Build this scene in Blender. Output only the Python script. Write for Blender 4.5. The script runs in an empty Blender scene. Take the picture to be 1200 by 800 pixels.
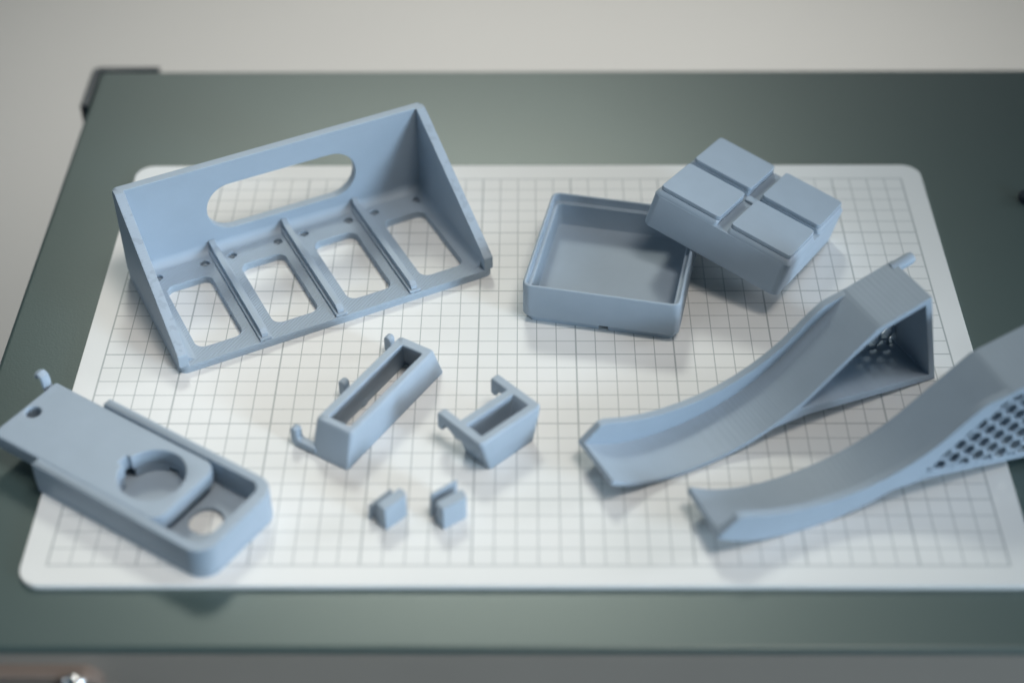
import bpy, bmesh, math, random
from mathutils import Vector, Matrix, Euler

random.seed(7)
S = 0.01                       # everything below is measured in centimetres
C = bpy.context.scene.collection
scene = bpy.context.scene
R = math.radians

# ------------------------------------------------------------------ camera
cam_d = bpy.data.cameras.new('camera')
cam = bpy.data.objects.new('camera', cam_d)
C.objects.link(cam)
cam.location = (-0.0000162, -0.6326826, 0.5694812)
cam.rotation_euler = (0.8417087, 0.0066071, 0.0061504)
cam_d.sensor_width = 36.0
cam_d.lens = 1951.5855 / 1200 * 36.0
cam_d.clip_start = 0.02
cam_d.clip_end = 50.0
cam_d.dof.use_dof = True
cam_d.dof.focus_distance = 0.858
cam_d.dof.aperture_fstop = 2.5
cam_d.dof.aperture_blades = 9
scene.camera = cam

# ------------------------------------------------------------------ room light
w = bpy.data.worlds.new('World')
scene.world = w
w.use_nodes = True
w.node_tree.nodes['Background'].inputs['Color'].default_value = (0.55, 0.82, 1.0, 1)
w.node_tree.nodes['Background'].inputs['Strength'].default_value = 0.105


def area(name, loc, target, sx, sy, power, color, spread=180):
    d = bpy.data.lights.new(name, 'AREA')
    d.shape = 'RECTANGLE'
    d.size, d.size_y = sx, sy
    d.energy = power
    d.color = color
    d.spread = R(spread)
    o = bpy.data.objects.new(name, d)
    C.objects.link(o)
    o.location = loc
    o.rotation_euler = (Vector(target) - Vector(loc)).to_track_quat('-Z', 'Y').to_euler()
    return o


def compass(az, el, d):
    a, e = R(az), R(el)
    return (d * math.cos(e) * math.cos(a), d * math.cos(e) * math.sin(a), d * math.sin(e))


area('front_window_light', compass(-38, 13, 1.6), (-0.05, -0.05, 0), 0.65, 0.7, 1.36, (0.67, 0.84, 1.0), 22)
area('side_window_light', compass(14, 18, 1.6), (-0.17, -0.02, 0), 0.9, 0.9, 0.92, (0.90, 0.93, 1.0), 26)
area('left_window_light', compass(184, 20, 1.6), (-0.12, 0.07, 0), 0.9, 0.9, 0.30, (0.84, 0.92, 1.0), 30)
area('back_window_light', (-0.20, 1.42, 1.50), (-0.05, -0.02, 0), 0.62, 2.5, 1.60, (0.96, 1.0, 0.93), 16)
area('ceiling_light', (0.22, -0.26, 1.22), (-0.13, -0.05, 0), 0.5, 0.5, 0.52, (1.0, 0.93, 0.86), 31)
area('floor_fill_light', (0.0, 1.3, 1.1), (0.0, 1.35, -0.75), 1.6, 0.5, 6.7, (0.98, 0.985, 0.98), 75)  # added unseen lamp, brightens the floor and wall behind the desk

scene.view_settings.view_transform = 'Standard'
scene.view_settings.look = 'None'
scene.view_settings.exposure = 0.0
scene.view_settings.gamma = 1.0


# ------------------------------------------------------------------ materials
def nodes(name):
    m = bpy.data.materials.new(name)
    m.use_nodes = True
    nt = m.node_tree
    return m, nt, nt.nodes['Principled BSDF']


def math_node(nt, op, a, b=None, c=None):
    n = nt.nodes.new('ShaderNodeMath')
    n.operation = op
    for i, v in enumerate((a, b, c)):
        if v is None:
            continue
        if isinstance(v, (int, float)):
            n.inputs[i].default_value = v
        else:
            nt.links.new(v, n.inputs[i])
    return n.outputs[0]


def plastic(name, col=(0.304, 0.370, 0.438), hatch=None, layers=True, rough=0.5, grain=0.5, blotch=False):
    """printed plastic: slight mottling, fine layer lines, optional diagonal top infill lines"""
    m, nt, b = nodes(name)
    tc = nt.nodes.new('ShaderNodeTexCoord')
    no = nt.nodes.new('ShaderNodeTexNoise')
    no.inputs['Scale'].default_value = 90
    no.inputs['Detail'].default_value = 5
    nt.links.new(tc.outputs['Object'], no.inputs['Vector'])
    mix = nt.nodes.new('ShaderNodeMix')
    mix.data_type = 'RGBA'
    mix.inputs['A'].default_value = (*[c * 0.94 for c in col], 1)
    mix.inputs['B'].default_value = (*[min(1, c * 1.06) for c in col], 1)
    nt.links.new(no.outputs['Fac'], mix.inputs['Factor'])
    col_out = mix.outputs['Result']
    if blotch:
        # scars left along the sloping top edge where the first layers peeled
        geo = nt.nodes.new('ShaderNodeSeparateXYZ')
        nt.links.new(tc.outputs['Normal'], geo.inputs[0])
        up = math_node(nt, 'GREATER_THAN', geo.outputs['Z'], 0.6)
        n3 = nt.nodes.new('ShaderNodeTexNoise')
        n3.inputs['Scale'].default_value = 260
        n3.inputs['Detail'].default_value = 3
        nt.links.new(tc.outputs['Object'], n3.inputs['Vector'])
        f3 = math_node(nt, 'MULTIPLY', math_node(nt, 'MULTIPLY', math_node(nt, 'GREATER_THAN', n3.outputs['Fac'], 0.58), up), 0.22)
        mx = nt.nodes.new('ShaderNodeMix')
        mx.data_type = 'RGBA'
        nt.links.new(f3, mx.inputs['Factor'])
        nt.links.new(col_out, mx.inputs['A'])
        mx.inputs['B'].default_value = (*[c * 0.45 for c in col], 1)
        col_out = mx.outputs['Result']
    nt.links.new(col_out, b.inputs['Base Color'])
    b.inputs['Roughness'].default_value = rough
    b.inputs['Specular IOR Level'].default_value = 0.42
    fine = nt.nodes.new('ShaderNodeTexNoise')
    fine.inputs['Scale'].default_value = 1400
    fine.inputs['Detail'].default_value = 2
    nt.links.new(tc.outputs['Object'], fine.inputs['Vector'])
    h = math_node(nt, 'MULTIPLY', fine.outputs['Fac'], grain)
    if layers:
        sx = nt.nodes.new('ShaderNodeSeparateXYZ')
        nt.links.new(tc.outputs['Object'], sx.inputs[0])
        mul = math_node(nt, 'MULTIPLY', sx.outputs['Z'], 2 * math.pi / 0.0007)
        s_ = math_node(nt, 'SINE', mul)
        h = math_node(nt, 'MULTIPLY_ADD', s_, 0.25, h)
        # uneven bands of layers, long along the print bed and thin along its height
        mp = nt.nodes.new('ShaderNodeMapping')
        mp.inputs['Scale'].default_value = (25, 25, 1500)
        nt.links.new(tc.outputs['Object'], mp.inputs['Vector'])
        bn = nt.nodes.new('ShaderNodeTexNoise')
        bn.inputs['Scale'].default_value = 1.0
        bn.inputs['Detail'].default_value = 3
        nt.links.new(mp.outputs[0], bn.inputs['Vector'])
        h = math_node(nt, 'MULTIPLY_ADD', bn.outputs['Fac'], 1.5, h)
    if hatch:
        sx = nt.nodes.new('ShaderNodeSeparateXYZ')
        nt.links.new(tc.outputs['Object'], sx.inputs[0])
        a_ = R(hatch)
        u = math_node(nt, 'MULTIPLY', sx.outputs['X'], math.cos(a_))
        u = math_node(nt, 'MULTIPLY_ADD', sx.outputs['Y'], math.sin(a_), u)
        mul = math_node(nt, 'MULTIPLY', u, 2 * math.pi / 0.0016)
        s_ = math_node(nt, 'SINE', mul)
        nz = nt.nodes.new('ShaderNodeSeparateXYZ')
        nt.links.new(tc.outputs['Normal'], nz.inputs[0])
        s_ = math_node(nt, 'MULTIPLY', s_, math_node(nt, 'GREATER_THAN', nz.outputs['Z'], 0.9))
        h = math_node(nt, 'MULTIPLY_ADD', s_, 2.2, h)
    bp = nt.nodes.new('ShaderNodeBump')
    bp.inputs['Strength'].default_value = 0.35
    bp.inputs['Distance'].default_value = 0.00018
    nt.links.new(h, bp.inputs['Height'])
    nt.links.new(bp.outputs['Normal'], b.inputs['Normal'])
    return m


def simple(name, col, rough=0.5, metal=0.0, bump=0.0, scale=400, spec=0.5, var=0.06, vscale=25):
    m, nt, b = nodes(name)
    tc = nt.nodes.new('ShaderNodeTexCoord')
    no = nt.nodes.new('ShaderNodeTexNoise')
    no.inputs['Scale'].default_value = vscale
    no.inputs['Detail'].default_value = 6
    nt.links.new(tc.outputs['Object'], no.inputs['Vector'])
    mix = nt.nodes.new('ShaderNodeMix')
    mix.data_type = 'RGBA'
    mix.inputs['A'].default_value = (*[c * (1 - var) for c in col], 1)
    mix.inputs['B'].default_value = (*[min(1, c * (1 + var)) for c in col], 1)
    nt.links.new(no.outputs['Fac'], mix.inputs['Factor'])
    nt.links.new(mix.outputs['Result'], b.inputs['Base Color'])
    b.inputs['Roughness'].default_value = rough
    b.inputs['Metallic'].default_value = metal
    b.inputs['Specular IOR Level'].default_value = spec
    if bump:
        n2 = nt.nodes.new('ShaderNodeTexNoise')
        n2.inputs['Scale'].default_value = scale
        nt.links.new(tc.outputs['Object'], n2.inputs['Vector'])
        bp = nt.nodes.new('ShaderNodeBump')
        bp.inputs['Strength'].default_value = bump
        bp.inputs['Distance'].default_value = 0.0004
        nt.links.new(n2.outputs['Fac'], bp.inputs['Height'])
        nt.links.new(bp.outputs['Normal'], b.inputs['Normal'])
    return m


def mat_print():
    """white cutting mat with a printed one centimetre grid, every fifth line heavier"""
    m, nt, b = nodes('cutting_mat_print')
    tc = nt.nodes.new('ShaderNodeTexCoord')
    sx = nt.nodes.new('ShaderNodeSeparateXYZ')
    nt.links.new(tc.outputs['Object'], sx.inputs[0])
    X = math_node(nt, 'MULTIPLY', sx.outputs['X'], 100.0)
    Y = math_node(nt, 'MULTIPLY', sx.outputs['Y'], 100.0)
    M = lambda *a: math_node(nt, *a)

    def lines(v, off, period, width):
        t = M('ADD', v, off)
        t = M('MULTIPLY', t, 1.0 / period)
        d = M('MULTIPLY', M('PINGPONG', t, 0.5), period)
        return M('LESS_THAN', d, width / 2)

    def absle(v, lim):
        return M('LESS_THAN', M('ABSOLUTE', v), lim)

    inside = M('MULTIPLY', absle(X, 21.54), absle(Y, 14.54))
    thin = M('MAXIMUM', lines(X, 21.5, 1.0, 0.05), lines(Y, 14.5, 1.0, 0.05))
    bold = M('MAXIMUM', lines(X, 21.5 - 4, 5.0, 0.085), lines(Y, 14.5 - 4, 5.0, 0.075))
    edge = M('MAXIMUM', M('GREATER_THAN', M('ABSOLUTE', X), 21.45), M('GREATER_THAN', M('ABSOLUTE', Y), 14.46))
    f = M('MULTIPLY', thin, 0.64)
    f = M('MAXIMUM', f, M('MULTIPLY', bold, 0.62))
    f = M('MAXIMUM', f, M('MULTIPLY', edge, 0.55))
    f = M('MULTIPLY', f, inside)
    no = nt.nodes.new('ShaderNodeTexNoise')
    no.inputs['Scale'].default_value = 14
    no.inputs['Detail'].default_value = 6
    nt.links.new(tc.outputs['Object'], no.inputs['Vector'])
    base = nt.nodes.new('ShaderNodeMix')
    base.data_type = 'RGBA'
    base.inputs['A'].default_value = (0.70, 0.71, 0.70, 1)
    base.inputs['B'].default_value = (0.77, 0.77, 0.755, 1)
    nt.links.new(no.outputs['Fac'], base.inputs['Factor'])
    mix = nt.nodes.new('ShaderNodeMix')
    mix.data_type = 'RGBA'
    nt.links.new(base.outputs['Result'], mix.inputs['A'])
    mix.inputs['B'].default_value = (0.20, 0.23, 0.235, 1)
    nt.links.new(f, mix.inputs['Factor'])
    # a few specks of dirt
    sp = nt.nodes.new('ShaderNodeTexVoronoi')
    sp.inputs['Scale'].default_value = 22
    nt.links.new(tc.outputs['Object'], sp.inputs['Vector'])
    speck = M('MULTIPLY', M('LESS_THAN', sp.outputs['Distance'], 0.012), 0.45)
    mix2 = nt.nodes.new('ShaderNodeMix')
    mix2.data_type = 'RGBA'
    nt.links.new(speck, mix2.inputs['Factor'])
    nt.links.new(mix.outputs['Result'], mix2.inputs['A'])
    mix2.inputs['B'].default_value = (0.18, 0.18, 0.18, 1)
    nt.links.new(mix2.outputs['Result'], b.inputs['Base Color'])
    b.inputs['Roughness'].default_value = 0.5
    b.inputs['Specular IOR Level'].default_value = 0.3
    n2 = nt.nodes.new('ShaderNodeTexNoise')
    n2.inputs['Scale'].default_value = 900
    nt.links.new(tc.outputs['Object'], n2.inputs['Vector'])
    bp = nt.nodes.new('ShaderNodeBump')
    bp.inputs['Strength'].default_value = 0.15
    bp.inputs['Distance'].default_value = 0.0002
    nt.links.new(n2.outputs['Fac'], bp.inputs['Height'])
    nt.links.new(bp.outputs['Normal'], b.inputs['Normal'])
    return m


BLUE = plastic('blue_grey_plastic')
BLUE_HATCH = plastic('blue_grey_plastic_hatched', hatch=-57, layers=False)
BLUE_GRAIN = plastic('blue_grey_plastic_flat', layers=False, grain=1.3)
BLUE_SCAR = plastic('blue_grey_plastic_scarred', blotch=True)
MAT = mat_print()
DESK = simple('grey_green_powder_coat', (0.040, 0.068, 0.066), 0.42, 0.0, 0.2, 900, 1.0, 0.05, 12)
PANEL = simple('warm_grey_panel', (0.25, 0.225, 0.195), 0.5, 0.0, 0.1, 500)
for n_ in DESK.node_tree.nodes:
    if n_.type == 'BSDF_PRINCIPLED':
        n_.inputs['Coat Weight'].default_value = 0.75
        n_.inputs['Coat Roughness'].default_value = 0.42
        n_.inputs['Specular Tint'].default_value = (0.92, 1.0, 0.90, 1)
BLACK = simple('black_plastic', (0.012, 0.02, 0.03), 0.4)
BRONZE = simple('bronze_metal', (0.24, 0.19, 0.16), 0.45, 0.3)
CHROME = simple('chrome', (0.75, 0.77, 0.78), 0.12, 1.0)
STEEL = simple('steel', (0.45, 0.5, 0.55), 0.3, 0.9)
FLOOR = simple('pale_floor', (0.60, 0.58, 0.54), 0.5, 0, 0.05, 60, 0.3, 0.03, 3)
WALL = simple('white_wall', (0.74, 0.74, 0.72), 0.7, 0, 0.05, 60, 0.3, 0.02, 3)


# ------------------------------------------------------------------ geometry helpers
def put(o, label=None, cat=None, group=None, kind=None):
    if label: o['label'] = label
    if cat: o['category'] = cat
    if group: o['group'] = group
    if kind: o['kind'] = kind
    return o


def thing(name, label, cat, loc, rotz=0.0, group=None):
    o = bpy.data.objects.new(name, None)
    o.empty_display_size = 0.02
    C.objects.link(o)
    o.location = Vector(loc) * S
    o.rotation_euler = (0, 0, rotz)
    return put(o, label, cat, group)


def smooth(me, ang=35):
    for p in me.polygons:
        p.use_smooth = True
    try:
        me.set_sharp_from_angle(angle=R(ang))
    except Exception:
        pass


def link_mesh(name, me, mat, parent=None, mtx=None):
    o = bpy.data.objects.new(name, me)
    C.objects.link(o)
    if not me.materials:
        me.materials.append(mat)
    if parent: o.parent = parent
    if mtx is not None: o.matrix_local = mtx
    return o


def from_bm(name, bm, mat, parent=None, mtx=None, ang=35):
    bmesh.ops.recalc_face_normals(bm, faces=bm.faces)
    me = bpy.data.meshes.new(name)
    bm.to_mesh(me)
    bm.free()
    smooth(me, ang)
    return link_mesh(name, me, mat, parent, mtx)


def fillet(poly, r, n=5):
    """polygon (x, y) or (x, y, r) corners -> rounded outline"""
    out = []
    N = len(poly)
    for i in range(N):
        p = Vector(poly[i][:2])
        rr_ = poly[i][2] if len(poly[i]) > 2 else r
        a = Vector(poly[i - 1][:2]) - p
        b = Vector(poly[(i + 1) % N][:2]) - p
        if rr_ <= 1e-6:
            out.append(tuple(p)); continue
        ang = a.angle(b)
        if ang > math.pi - 0.02:
            out.append(tuple(p)); continue
        d = min(rr_ / math.tan(ang / 2), a.length * .49, b.length * .49)
        rad = d * math.tan(ang / 2)
        c = p + (a.normalized() + b.normalized()).normalized() * (rad / math.sin(ang / 2))
        s = p + a.normalized() * d - c
        e = p + b.normalized() * d - c
        a0 = math.atan2(s.y, s.x)
        da = math.atan2(e.y, e.x) - a0
        while da > math.pi: da -= 2 * math.pi
        while da < -math.pi: da += 2 * math.pi
        for k in range(n + 1):
            t = a0 + da * k / n
            out.append((c.x + rad * math.cos(t), c.y + rad * math.sin(t)))
    return out


def circle(cx, cy, r, n=32, a0=0.0):
    return [(cx + r * math.cos(a0 + 2 * math.pi * k / n), cy + r * math.sin(a0 + 2 * math.pi * k / n)) for k in range(n)]


def rect(x0, y0, x1, y1, r=0.0, n=5):
    return fillet([(x0, y0), (x1, y0), (x1, y1), (x0, y1)], r, n)


def plate(name, outer, holes, z0, z1, mat, parent=None, bevel=0.035, mtx=None, flip=False, ang=35):
    """extruded flat outline with holes and slightly rounded edges; outline in cm in local xy, thickness along local z"""
    cu = bpy.data.curves.new(name, 'CURVE')
    cu.dimensions = '2D'
    cu.fill_mode = 'BOTH'
    bevel = min(bevel, (z1 - z0) * 0.45)
    cu.extrude = ((z1 - z0) / 2 - bevel) * S
    cu.bevel_depth = bevel * S
    cu.bevel_resolution = 1
    cu.offset = -bevel * S
    for poly in [outer] + list(holes):
        sp = cu.splines.new('POLY')
        sp.points.add(len(poly) - 1)
        for i, q in enumerate(poly):
            sp.points[i].co = (q[0] * S, q[1] * S, 0, 1)
        sp.use_cyclic_u = True
    tmp = bpy.data.objects.new('tmp', cu)
    C.objects.link(tmp)
    dg = bpy.context.evaluated_depsgraph_get()
    me = bpy.data.meshes.new_from_object(tmp.evaluated_get(dg), depsgraph=dg)
    bpy.data.objects.remove(tmp)
    bpy.data.curves.remove(cu)
    me.name = name
    me.materials.clear()
    bm = bmesh.new()
    bm.from_mesh(me)
    bmesh.ops.remove_doubles(bm, verts=bm.verts, dist=1e-6)
    bmesh.ops.translate(bm, verts=bm.verts, vec=(0, 0, (z0 + z1) / 2 * S))
    if mtx is not None:
        bmesh.ops.transform(bm, matrix=mtx, verts=bm.verts)
    bm.to_mesh(me)
    bm.free()
    smooth(me, ang)
    o = link_mesh(name, me, mat, parent)
    wn = o.modifiers.new('weighted_normal', 'WEIGHTED_NORMAL')
    wn.keep_sharp = True
    wn.weight = 100
    return o


def loft(name, rings, mat, parent=None, cap0=True, cap1=True, closed=False, mtx=None, ang=35):
    bm = bmesh.new()
    vs = [[bm.verts.new(Vector(p) * S) for p in r] for r in rings]
    n = len(rings[0])
    m = len(rings)
    for i in range(m if closed else m - 1):
        a, b = vs[i], vs[(i + 1) % m]
        for k in range(n):
            bm.faces.new((a[k], a[(k + 1) % n], b[(k + 1) % n], b[k]))
    if not closed:
        if cap0: bm.faces.new(vs[0])
        if cap1: bm.faces.new(vs[-1])
    if mtx is not None:
        bmesh.ops.transform(bm, matrix=mtx, verts=bm.verts)
    return from_bm(name, bm, mat, parent, ang=ang)


def ring(x0, y0, x1, y1, r, z, n=5):
    return [(x, y, z) for x, y in rect(x0, y0, x1, y1, r, n)]


def ring_c(h, r, z, n=5):
    return ring(-h, -h, h, h, r, z, n)


def sweep(name, path, prof, mat, parent=None, taper=None, n=10):
    """round-ish bar along a path of (x, y, z); prof = (half width across, half thickness)"""
    pts = [Vector(p) for p in path]
    rings = []
    side0 = None
    for i, p in enumerate(pts):
        t = (pts[min(i + 1, len(pts) - 1)] - pts[max(i - 1, 0)]).normalized()
        if side0 is None:
            up = Vector((0, 0, 1)) if abs(t.z) < 0.9 else Vector((0, 1, 0))
            side0 = t.cross(up).normalized()
        side = (side0 - t * side0.dot(t)).normalized()
        nor = side.cross(t)
        k = taper[i] if taper else 1.0
        rings.append([tuple(p + side * (prof[0] * k * math.cos(2 * math.pi * j / n)) + nor * (prof[1] * k * math.sin(2 * math.pi * j / n))) for j in range(n)])
    return loft(name, rings, mat, parent)


def frame2(ox, oy, ang):
    return Matrix.Translation((ox * S, oy * S, 0)) @ Matrix.Rotation(ang, 4, 'Z')


# local (a, b) outline plane standing upright: outline x -> local x, outline y -> world z, thickness -> local y
UP = Matrix(((1, 0, 0, 0), (0, 0, 1, 0), (0, 1, 0, 0), (0, 0, 0, 1)))
# outline x -> local y, outline y -> z, thickness -> local x
UPX = Matrix(((0, 0, 1, 0), (1, 0, 0, 0), (0, 1, 0, 0), (0, 0, 0, 1)))

# ------------------------------------------------------------------ setting
def slab(name, x0, y0, z0, x1, y1, z1, mat, parent=None, bev=0.0, seg=3):
    bm = bmesh.new()
    bmesh.ops.create_cube(bm, size=1.0)
    for v in bm.verts:
        v.co = Vector(((x0 + x1) / 2 + v.co.x * (x1 - x0), (y0 + y1) / 2 + v.co.y * (y1 - y0), (z0 + z1) / 2 + v.co.z * (z1 - z0))) * S
    if bev:
        bmesh.ops.bevel(bm, geom=list(bm.edges), offset=bev * S, segments=seg, profile=0.5, affect='EDGES')
    return from_bm(name, bm, mat, parent)


fl = slab('floor', -400, -300, -80, 400, 240, -75, FLOOR)
put(fl, kind='structure')
wl = slab('wall', -400, 170, -75.2, 400, 180, 200, WALL)
put(wl, kind='structure')

TOP = -0.3
desk = thing('desk', 'grey green metal desk under the white cutting mat', 'desk', (0, 0, -75))
def on_desk(o):
    o.location -= desk.location
    return o
on_desk(slab('desk_top', -26.98, -18.95, TOP - 0.6, 46, 26.5, TOP, DESK, desk, 0.29, 5))
on_desk(slab('front_panel', -26.9, -18.97, -74.6, 45.9, -17.9, TOP - 0.34, PANEL, desk, 0.03))
on_desk(slab('side_panel', -26.6, -17.85, -74.6, -25.6, 26.0, TOP - 0.61, PANEL, desk, 0.1))
on_desk(slab('side_panel', 44.6, -17.85, -74.6, 45.6, 26.0, TOP - 0.61, PANEL, desk, 0.1))
cp = plate('corner_protector', fillet([(-27.5, 22.6), (-26.99, 22.6), (-26.99, 26.51), (-23.3, 26.51), (-23.3, 27.05), (-27.5, 27.05, 0.55)], 0.04), [], TOP - 2.4, TOP - 0.02, BLACK, desk, 0.08)
on_desk(cp)

# ------------------------------------------------------------------ cutting mat
cm = plate('cutting_mat', rect(-22.68, -15.65, 22.72, 15.87, 1.05, 8), [], TOP, 0.0, MAT, None, 0.05)
put(cm, 'white cutting mat printed with a grey centimetre grid, lying on the desk', 'cutting mat')

# ------------------------------------------------------------------ bracket with four windows
def build_bracket():
    L, D, H, T = 17.5, 8.9, 5.8, 0.45
    b = thing('panel_bracket', 'large open blue grey bracket with four windows and a slotted back wall', 'bracket',
              (-17.4, -2.07, 0), R(27))
    cx = [2.55, 6.72, 10.88, 15.06]
    wins = [rect(c - 1.25, 1.05, c + 1.25, 6.42, 0.5) for c in cx]
    holes_s = [circle(c + d, 7.42, 0.13, 14) for c in cx for d in (-1.31, 1.31)]
    holes_b = [circle(c + d, 7.42, 0.25, 18) for c in cx for d in (-1.31, 1.31)]
    outl = fillet([(0, 0, .45), (L, 0, .45), (L, D, .3), (0, D, .3)], .3)
    plate('base_plate', outl, wins + holes_s, 0.0, 0.22, BLUE_HATCH, b, 0.02)
    plate('base_plate', outl, wins + holes_b, 0.2205, T, BLUE_HATCH, b, 0.03)
    slot = rect(4.66, 1.52, 13.2, 4.36, 1.40, 12)
    plate('back_wall', fillet([(0.02, T), (L - 0.02, T), (L - 0.02, H, .25), (0.02, H, .25)], 0), [slot], D - 0.5, D, BLUE, b, 0.04, UP)
    prof = fillet([(0.0, T + .01, .05), (D - 0.01, T + .01, .05), (D - 0.01, H - .01, .3), (D - .62, H - .01, .3), (0.55, 1.56, .3), (0.0, 1.2, .15)], .1)
    plate('end_wall', prof, [], 0.0, 0.52, BLUE_SCAR, b, 0.045, UPX)
    plate('end_wall', prof, [], L - 0.52, L, BLUE_SCAR, b, 0.045, UPX)
    # concave fillets along the feet of the back and end walls
    def cove(name, x0, x1, r, mtx):
        n = 7
        arc = [(r - r * math.sin(t), r - r * math.cos(t)) for t in [math.pi / 2 * k / n for k in range(n + 1)]]
        poly = [(-0.02, -0.02)] + [(a_, b_) for a_, b_ in arc]
        rings = [[(x, p[0], p[1]) for p in poly] for x in (x0, x1)]
        loft(name, rings, BLUE, b, mtx=mtx)
    cove('foot_fillet', 0.5, L - 0.5, 0.5, Matrix.Translation((0, (D - .5) * S, T * S)) @ Matrix.Scale(-1, 4, (0, 1, 0)))
    cove('foot_fillet', 0.4, D - 0.5, 0.5, Matrix.Translation((0.52 * S, 0, T * S)) @ Matrix(((0, 1, 0, 0), (1, 0, 0, 0), (0, 0, 1, 0), (0, 0, 0, 1))))
    cove('foot_fillet', 0.4, D - 0.5, 0.5, Matrix.Translation(((L - 0.52) * S, 0, T * S)) @ Matrix(((0, -1, 0, 0), (1, 0, 0, 0), (0, 0, 1, 0), (0, 0, 0, 1))))
    for x in (4.635, 8.8, 12.97):
        # upright divider: low step on both sides, tall blade rising into the back wall, splayed front foot
        blade = fillet([(0.12, T + .01), (D - .5, T + .01), (D - .5, 1.12), (D - 1.0, 0.98), (D - 1.5, 0.94), (0.5, 0.94), (0.22, 0.78)], .05)
        plate('divider', blade, [], x - 0.17, x + 0.17, BLUE, b, 0.03, UPX)
        step = fillet([(0.16, T + .005), (D - .55, T + .005), (D - .55, 0.62), (0.16, 0.62)], .03)
        plate('divider_foot', step, [], x - 0.31, x + 0.31, BLUE, b, 0.03, UPX)
        plate('divider_foot', fillet([(x - .34, .05), (x + .34, .05), (x + .2, .42), (x - .2, .42)], .04), [], T + .003, T + .17, BLUE, b, 0.04)
    return b


build_bracket()

# ------------------------------------------------------------------ square tray and its lid
TA = R(-12)
def build_tray():
    h = 4.09
    e1 = Vector((math.cos(TA), math.sin(TA))); e2 = Vector((-math.sin(TA), math.cos(TA)))
    c = Vector((-.29, 2.0)) + (e1 + e2) * h
    t = thing('square_tray', 'open square blue grey tray standing flat with a tilted lid leaning on its rim', 'tray', (c.x, c.y, 0), TA)
    f = h - 0.28
    foot = [(-f, -f, .35), (-.1, -f, .03), (-.1, -f + .5, .03), (.42, -f + .5, .03), (.42, -f, .03), (f, -f, .35), (f, f, .35), (-f, f, .35)]
    plate('base_foot', fillet(foot, .3), [], 0.0, 0.45, BLUE, t, 0.03)
    rings = [ring_c(h - .4, .3, .44), ring_c(h - .2, .35, .43), ring_c(h - .05, .42, .45), ring_c(h, .45, .53),
             ring_c(h, .45, 2.40), ring_c(h - .025, .43, 2.47), ring_c(h - .07, .40, 2.50), ring_c(h - .12, .36, 2.50), ring_c(h - .17, .33, 2.46),
             ring_c(h - .18, .32, 2.10), ring_c(h - .20, .30, 2.06), ring_c(h - .37, .26, 2.05), ring_c(h - .42, .24, 2.00),
             ring_c(h - .42, .3, 0.78), ring_c(h - .47, .32, 0.67), ring_c(h - .6, .34, 0.63)]
    loft('tray_body', rings, BLUE, t)
    return t


build_tray()


def build_lid():
    b, a, g = 4.045, 3.84, 0.335
    hs, hb = 0.53, 2.44
    o = thing('padded_lid', 'square blue grey box lid topped by four pads, leaning tilted on the open tray', 'box', (0, 0, 0))  # lid of the square tray, hollow underneath
    o.location = Vector((12.0446, 7.8134, 3.9067)) * S
    o.rotation_euler = (-0.200637, 0.1975327, -0.56184)
    rings = [ring_c(b - .5, .3, -1.0), ring_c(b - .3, .3, -1.1), ring_c(b - .22, .35, -hb + .03), ring_c(b - .19, .36, -hb), ring_c(b - .04, .42, -hb), ring_c(b, .45, -hb + .05),
             ring_c(b, .45, -hs - .02), ring_c(b - .02, .44, -hs + .01), ring_c(b - .05, .43, -hs + .02)]
    loft('lid_body', rings, BLUE, o)
    for sx in (-1, 1):
        for sy in (-1, 1):
            x0, x1 = sorted((sx * (g - .02), sx * (b - .03))); y0, y1 = sorted((sy * (g - .02), sy * (b - .03)))
            def q(i, z, r):
                # inset i on the two outer sides only
                xs = (x0 + (i if sx < 0 else 0), x1 - (i if sx > 0 else 0)); ys = (y0 + (i if sy < 0 else 0), y1 - (i if sy > 0 else 0))
                return ring(xs[0], ys[0], xs[1], ys[1], r, z)
            loft('pad_base', [q(0, -hs - .01, .2), q(0, -hs + .03, .2), q(.13, -.27, .2), q(.17, -.25, .2)], BLUE, o)
            x0, x1 = sorted((sx * g, sx * a)); y0, y1 = sorted((sy * g, sy * a))
            plate('pad', rect(x0, y0, x1, y1, .22), [], -.252, 0.0, BLUE_GRAIN, o, 0.06)
    plate('groove_key', rect(-.30, -.30, .30, .30, .1), [], -hs, -.36, BLUE_GRAIN, o, 0.04)
    return o


build_lid()

# ------------------------------------------------------------------ curved arm brackets
RAMP = [(0, 1.45), (.45, 1.17), (.9, .93), (1.5, .68), (2.2, .48), (3.0, .34), (3.8, .27), (4.6, .26), (5.5, .31), (6.3, .42), (7.1, .58), (7.9, .80),
        (8.7, 1.09), (9.5, 1.46), (10.2, 1.86), (10.8, 2.28), (11.3, 2.68), (12.2, 3.42), (13.2, 4.23), (14.1, 4.96)]
CREST = [(13.1, 4.78), (12.4, 4.28), (11.7, 3.68), (11.0, 3.12), (10.2, 2.62), (9.3, 2.18), (8.4, 1.84), (7.4, 1.58), (6.4, 1.44), (5.4, 1.39), (4.4, 1.42), (3.4, 1.53), (2.4, 1.75), (1.2, 2.16), (.85, 2.16)]


def under(path, t):
    out = []
    for i, p in enumerate(path):
        a = Vector(path[max(i - 1, 0)]); b_ = Vector(path[min(i + 1, len(path) - 1)])
        d = (b_ - a).normalized()
        out.append((p[0] + d.y * t, p[1] - d.x * t))
    return out


def clip(poly, n, d):
    """keep the part of poly where n.p <= d"""
    out = []
    for i in range(len(poly)):
        p, q = Vector(poly[i]), Vector(poly[(i + 1) % len(poly)])
        fp, fq = n.dot(p) - d, n.dot(q) - d
        if fp <= 0: out.append(tuple(p))
        if (fp < 0 < fq) or (fq < 0 < fp):
            out.append(tuple(p + (q - p) * (fp / (fp - fq))))
    return out


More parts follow.
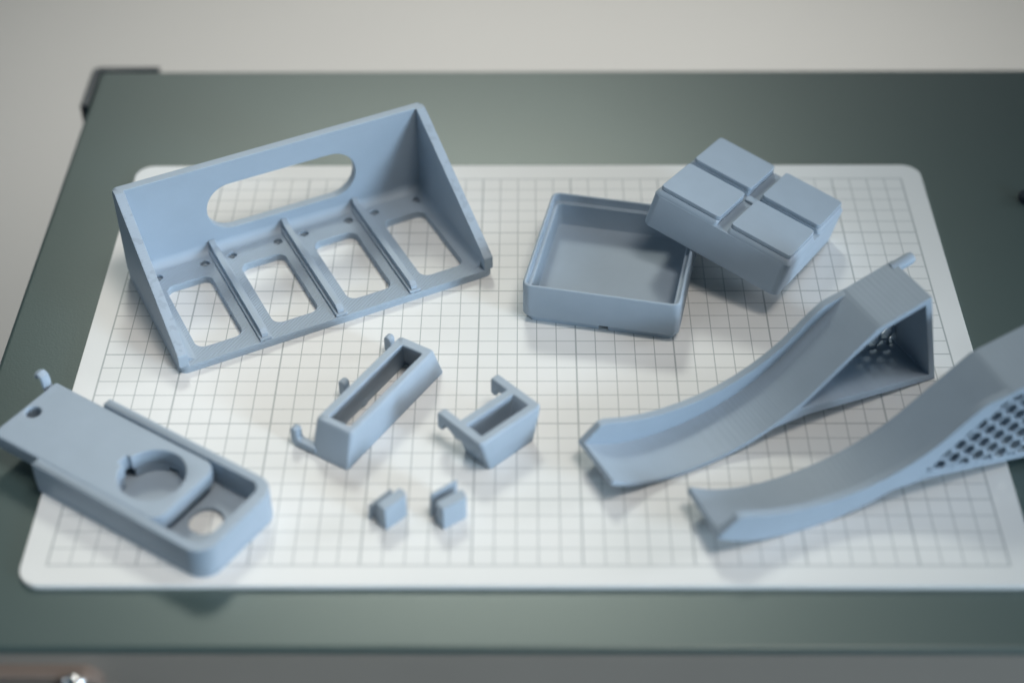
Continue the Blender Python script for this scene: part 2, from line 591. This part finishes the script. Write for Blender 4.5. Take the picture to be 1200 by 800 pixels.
def poly_area(p):
    return abs(sum(p[i][0] * p[(i + 1) % len(p)][1] - p[(i + 1) % len(p)][0] * p[i][1] for i in range(len(p)))) / 2


def build_arm(label, ox, oy, ang, wall_far, honeycomb):
    W = 3.15
    o = thing('curved_arm', label, 'bracket', (ox, oy, 0), ang, 'mirrored pair of curved arm brackets')
    low = under(RAMP, 0.26)
    # underside: belly of the ramp, then the flat bottom plate to the foot of the end wall
    belly = [p for p in low if p[0] < 9.2]
    plat = [(14.55, 5.10), (17.12, 5.84)]
    foot = (18.45, 0.02)
    outer = RAMP + [(14.1, 4.96)][1:] + plat + [foot, (18.0, 0.06), (10.7, 0.92)] + belly[::-1]
    outer = [p for i, p in enumerate(outer) if i == 0 or (Vector(p) - Vector(outer[i - 1])).length > .02]
    hole = [(10.15, 1.50)] + [p for p in low if 10.6 < p[0] < 14.0] + [(14.55, 4.78), (16.85, 5.42), (18.02, 0.42)]
    hole = fillet(hole, .08, 3)
    w0, w1 = (0.0, W - .03) if wall_far else (.03, W)
    plate('arm_body', outer, [hole], w0, w1, BLUE, o, 0.03, UP, ang=28)
    # side wall: full silhouette, rising as a rim above the ramp
    side = [(0.02, 1.40), (0.02, 1.52), (.85, 2.16)]
    side = [(0.02, 1.43)] + CREST[::-1] + [(14.5, 5.06), (17.08, 5.80), (18.40, 0.05), (18.0, 0.09), (10.7, 0.95)] + [(p[0], p[1] + .005) for p in belly[::-1]]
    cells = []
    if honeycomb:
        P = .775
        v1 = Vector((math.cos(R(16.5)), math.sin(R(16.5)))) * P
        v2 = Vector((math.cos(R(76.5)), math.sin(R(76.5)))) * P
        def line(p, q):
            p, q = Vector(p), Vector(q); d = (q - p).normalized(); n = Vector((-d.y, d.x)); return n, n.dot(p)
        limits = [line((10.2, 1.32), (14.05, 4.62)), line((14.1, 4.62), (17.0, 5.38))]
        n_, d_ = line((10.4, 1.20), (18.0, 0.34)); limits.append((-n_, -d_))
        limits.append((Vector((1, .23)).normalized(), Vector((1, .23)).normalized().dot(Vector((18.0, .42)))))
        for i in range(-12, 14):
            for j in range(-12, 14):
                c = Vector((12.65, 2.04)) + v1 * i + v2 * j
                hx = [(c.x + .36 * math.cos(R(16.5 + 30 + 60 * k)), c.y + .36 * math.sin(R(16.5 + 30 + 60 * k))) for k in range(6)]
                for n_, d_ in limits:
                    if len(hx) > 2: hx = clip(hx, n_, d_)
                if len(hx) > 2 and poly_area(hx) > .03 and (not wall_far or c.x > 15.4):
                    cells.append(hx)
    s0, s1 = (W - .4, W) if wall_far else (0.0, .4)
    plate('side_wall', side, cells, s0, s1, BLUE, o, 0.03 if honeycomb else .05, UP, ang=28)
    # peg that hooks into a perforated board, at the top of the end wall
    wy = W - .3 if wall_far else .3
    d = Vector((math.cos(R(16)), 0, math.sin(R(16))))
    p0 = Vector((16.9, wy, 5.55))
    path = [tuple(p0 + d * k) for k in (0, .4, .75, 1.05, 1.25)]
    sweep('peg', path, (.31, .31), BLUE, o, [1, 1, 1, 1, .82], 14)
    return o


R27 = R(27)
nrm = lambda a: Vector((-math.sin(a), math.cos(a)))
A1 = Vector((7.94, -8.66)) - Vector((math.cos(R27), math.sin(R27))) * 4.5
arm1 = build_arm('curved blue grey arm bracket with open near side, beside the tilted lid', A1.x, A1.y, R27, True, True)
a2 = R(21.5)
A2 = Vector((11.49, -12.82)) - Vector((math.cos(a2), math.sin(a2))) * 3.15
build_arm('curved blue grey arm bracket with a dark honeycomb side wall', A2.x, A2.y, a2, False, True)

# ------------------------------------------------------------------ holders with hooks
def build_long_holder():
    a = R(58)
    o = thing('slot_holder', 'long blue grey slotted block with three small hooks, in front of the bracket', 'holder', (-8.48, -8.71, 0), a)
    # local x runs along the block, local y to the hook side (+y), so hooks are mirrored below
    def rg(x0, x1, y0, y1, r, z): return ring(x0, y0, x1, y1, r, z, 5)
    H = 2.0
    rings = [rg(.05, 8.05, .05, 2.1, .12, 0), rg(0, 8.1, 0, 2.12, .14, .06), rg(.50, 7.47, 0, 2.1, .2, H - .16), rg(.54, 7.43, .03, 2.08, .2, H - .06), rg(.60, 7.37, .09, 2.02, .2, H),
             rg(.92, 6.95, .36, 1.66, .12, H), rg(.96, 6.91, .40, 1.62, .10, H - .05), rg(.7, 7.2, .24, 1.80, .10, 1.3), rg(.4, 7.6, .18, 1.98, .08, 0.0)]
    loft('holder_body', rings, BLUE_GRAIN, o, closed=True, ang=40)
    for x in (.22, 4.05, 7.88):
        bar = fillet([(1.9, .03), (3.36, .03, .36), (3.36, 1.16, .2), (2.94, 1.16, .2), (2.94, .46, .2), (1.9, .46)], .02)
        plate('hook', bar, [], x - .22, x + .22, BLUE_GRAIN, o, 0.09, UPX)
    return o


build_long_holder()


def build_short_holder():
    a = R(43.5)
    o = thing('slot_holder', 'short blue grey slotted block with two hooked arms at its top', 'holder', (-1.76, -8.66, 0), a)
    H = 2.0
    def rg(x0, x1, y0, y1, r, z): return ring(x0, y0, x1, y1, r, z, 5)
    rings = [rg(.05, 2.85, .05, 1.8, .12, 0), rg(0, 2.9, 0, 1.84, .15, .06), rg(-.50, 3.40, 0, 1.95, .22, H - .2), rg(-.50, 3.40, .03, 1.95, .22, H - .08), rg(-.45, 3.36, .09, 1.92, .2, H),
             rg(-.20, 2.98, .44, 1.55, .08, H), rg(-.15, 2.93, .49, 1.50, .06, H - .05), rg(.25, 2.6, .50, 1.45, .06, .3)]
    loft('holder_body', rings, BLUE_GRAIN, o, cap0=True, cap1=True, ang=40)
    for x in (-.27, 3.17):
        bar = fillet([(.12, H + .004), (3.12, H + .004, .16), (3.12, H - 1.02, .1), (2.78, H - 1.02, .1), (2.68, H - .5, .12), (2.1, H - .72, .2), (1.85, H - .9), (.12, H - .3)], .04)
        plate('hook', bar, [], x - .235, x + .235, BLUE_GRAIN, o, 0.07, UPX)
    return o


build_short_holder()

# ------------------------------------------------------------------ two small slotted clips
def build_clip(label, x, y, ang, lip_x0, lip_x1, lip_h):
    o = thing('small_clip', label, 'clip', (x, y, 0), ang, 'small slotted clips in front')
    plate('clip_block', fillet([(0, 0, .04), (1.42, 0, .28), (1.42, .58, .05), (0, .58, .05)], .05), [], 0.0, 1.36, BLUE_GRAIN, o, 0.03)
    plate('clip_bridge', rect(.06, .57, 1.36, .99, .03), [], 0.02, .12, BLUE_GRAIN, o, 0.03)
    side = fillet([(lip_x0, 0), (lip_x1, 0), (lip_x1 + .06, lip_h), (lip_x0 + .06, lip_h - .12)], .05)
    plate('clip_lip', side, [], .98, 1.12, BLUE_GRAIN, o, 0.03, UP)
    return o


build_clip('small blue grey clip with a low lip behind its slit, left of two', -6.42, -12.42, R(44), -.14, 1.22, 1.0)
build_clip('small blue grey clip with a tall thin lip behind its slit, right of two', -3.80, -12.40, R(36), -.02, 1.42, 1.52)

# ------------------------------------------------------------------ case with a sliding lid
def build_case():
    a = R(-33)
    e1 = Vector((math.cos(a), math.sin(a))); e2 = Vector((-math.sin(a), math.cos(a)))
    org = e1 * (-13.75) + e2 * (-20.8)
    o = thing('sliding_lid_case', 'long blue grey case with its holed lid slid half out over the mat edge', 'case', (org.x, org.y, 0), a)
    L, W = 10.4, 5.2
    r = 1.0
    slot = [(5.55 - 13.75 + 13.75, 3.3)]
    floor_out = fillet([(0, 0, .08), (L, 0, r), (L, W, r), (0, W, .08)], .1, 8)
    plate('case_floor', floor_out, [circle(13.75 - 5.72, 2.68, .82, 32)], 0.0, 0.3, BLUE_GRAIN, o, 0.04)
    t = .47
    wall = [(0, 0, .05), (L, 0, r), (L, W, r), (0, W, .05), (0, W - t, .05), (L - .62, W - t, .55), (L - .62, t, .55), (0, t, .05)]
    plate('case_wall', fillet(wall, .1, 8), [], 0.3002, 1.8, BLUE_GRAIN, o, 0.07)
    # sliding lid
    y0, y1 = .49, W - .49
    lx0, lx1 = -3.12, 7.25
    hc = circle(13.75 - 8.71, (y0 + y1) / 2 + .02, 1.55, 56)
    cx_, cy_ = 13.75 - 8.71, (y0 + y1) / 2 + .02
    notch = []
    for k in range(57):
        t_ = R(180 + 9.7) + (2 * math.pi - R(19.4)) * k / 56
        notch.append((cx_ + 1.55 * math.cos(t_), cy_ + 1.55 * math.sin(t_)))
    notch += [(cx_ - 1.80, cy_ + .26), (cx_ - 1.80, cy_ - .26)]
    lid_out = fillet([(lx0, y0, .12), (lx1, y0, .75), (lx1, y1, .75), (lx0, y1, .12)], .1, 8)
    lid = plate('sliding_lid', lid_out, [notch, circle(-2.52, (y0 + y1) / 2, .36, 24)], .82, 1.70, BLUE_GRAIN, o, 0.12)
    # wall round the finger hole down to the case floor, with a small gap at the back
    def arc_band(r0, r1, a0, a1, n=48):
        a_ = [a0 + (a1 - a0) * k / n for k in range(n + 1)]
        return [(cx_ + r1 * math.cos(t), cy_ + r1 * math.sin(t)) for t in a_] + [(cx_ + r0 * math.cos(t), cy_ + r0 * math.sin(t)) for t in reversed(a_)]
    plate('hole_wall', arc_band(1.56, 1.74, R(-166), R(166)), [], .56, .818, BLUE_GRAIN, o, 0.01)
    plate('hole_wall', arc_band(1.56, 1.74, R(-166), R(88)), [], .305, .559, BLUE_GRAIN, o, 0.01)
    plate('hole_wall', arc_band(1.56, 1.74, R(108), R(166), 16), [], .305, .559, BLUE_GRAIN, o, 0.01)
    # strap hook on the outer end of the lid
    hx = lx0
    yy = y1 - .35
    path = [(hx + .1, yy, 1.3), (hx - .12, yy, 1.3), (hx - .26, yy, 1.42), (hx - .30, yy, 1.66), (hx - .30, yy, 1.98), (hx - .36, yy, 2.18), (hx - .50, yy, 2.26), (hx - .64, yy, 2.20), (hx - .70, yy, 2.06)]
    sweep('hook', path, (.27, .16), BLUE_GRAIN, o, None, 12)
    return o


build_case()

# ------------------------------------------------------------------ small hardware at the edges of the picture
lt = thing('latch', 'bronze metal latch with a chrome rivet on the desk front, bottom left', 'latch', (-19.4, -18.9, -3.5))
pl = plate('latch_plate', fillet([(-7.3, -2.6), (1.0, -2.6, .6), (1.0, 2.2, .9), (-7.3, 2.2)], .1, 6), [], -.05, .75, BRONZE, lt, 0.12, Matrix.Rotation(R(90), 4, 'X'))
bm = bmesh.new()
bmesh.ops.create_uvsphere(bm, u_segments=24, v_segments=12, radius=.62 * S)
bmesh.ops.scale(bm, vec=(1, .6, 1), verts=bm.verts)
bmesh.ops.translate(bm, vec=Vector((-.1, -.85, 1.75)) * S, verts=bm.verts)
from_bm('rivet', bm, CHROME, lt)

rb = loft('rubber_bumper', [[(x, y, TOP) for x, y in circle(28.4, 12.9, .5, 20)], [(x, y, TOP + .3) for x, y in circle(28.4, 12.9, .5, 20)], [(x, y, TOP + .4) for x, y in circle(28.4, 12.9, .4, 20)]], BLACK)
put(rb, 'small black rubber bumper on the desk at the right edge of the picture', 'bumper')
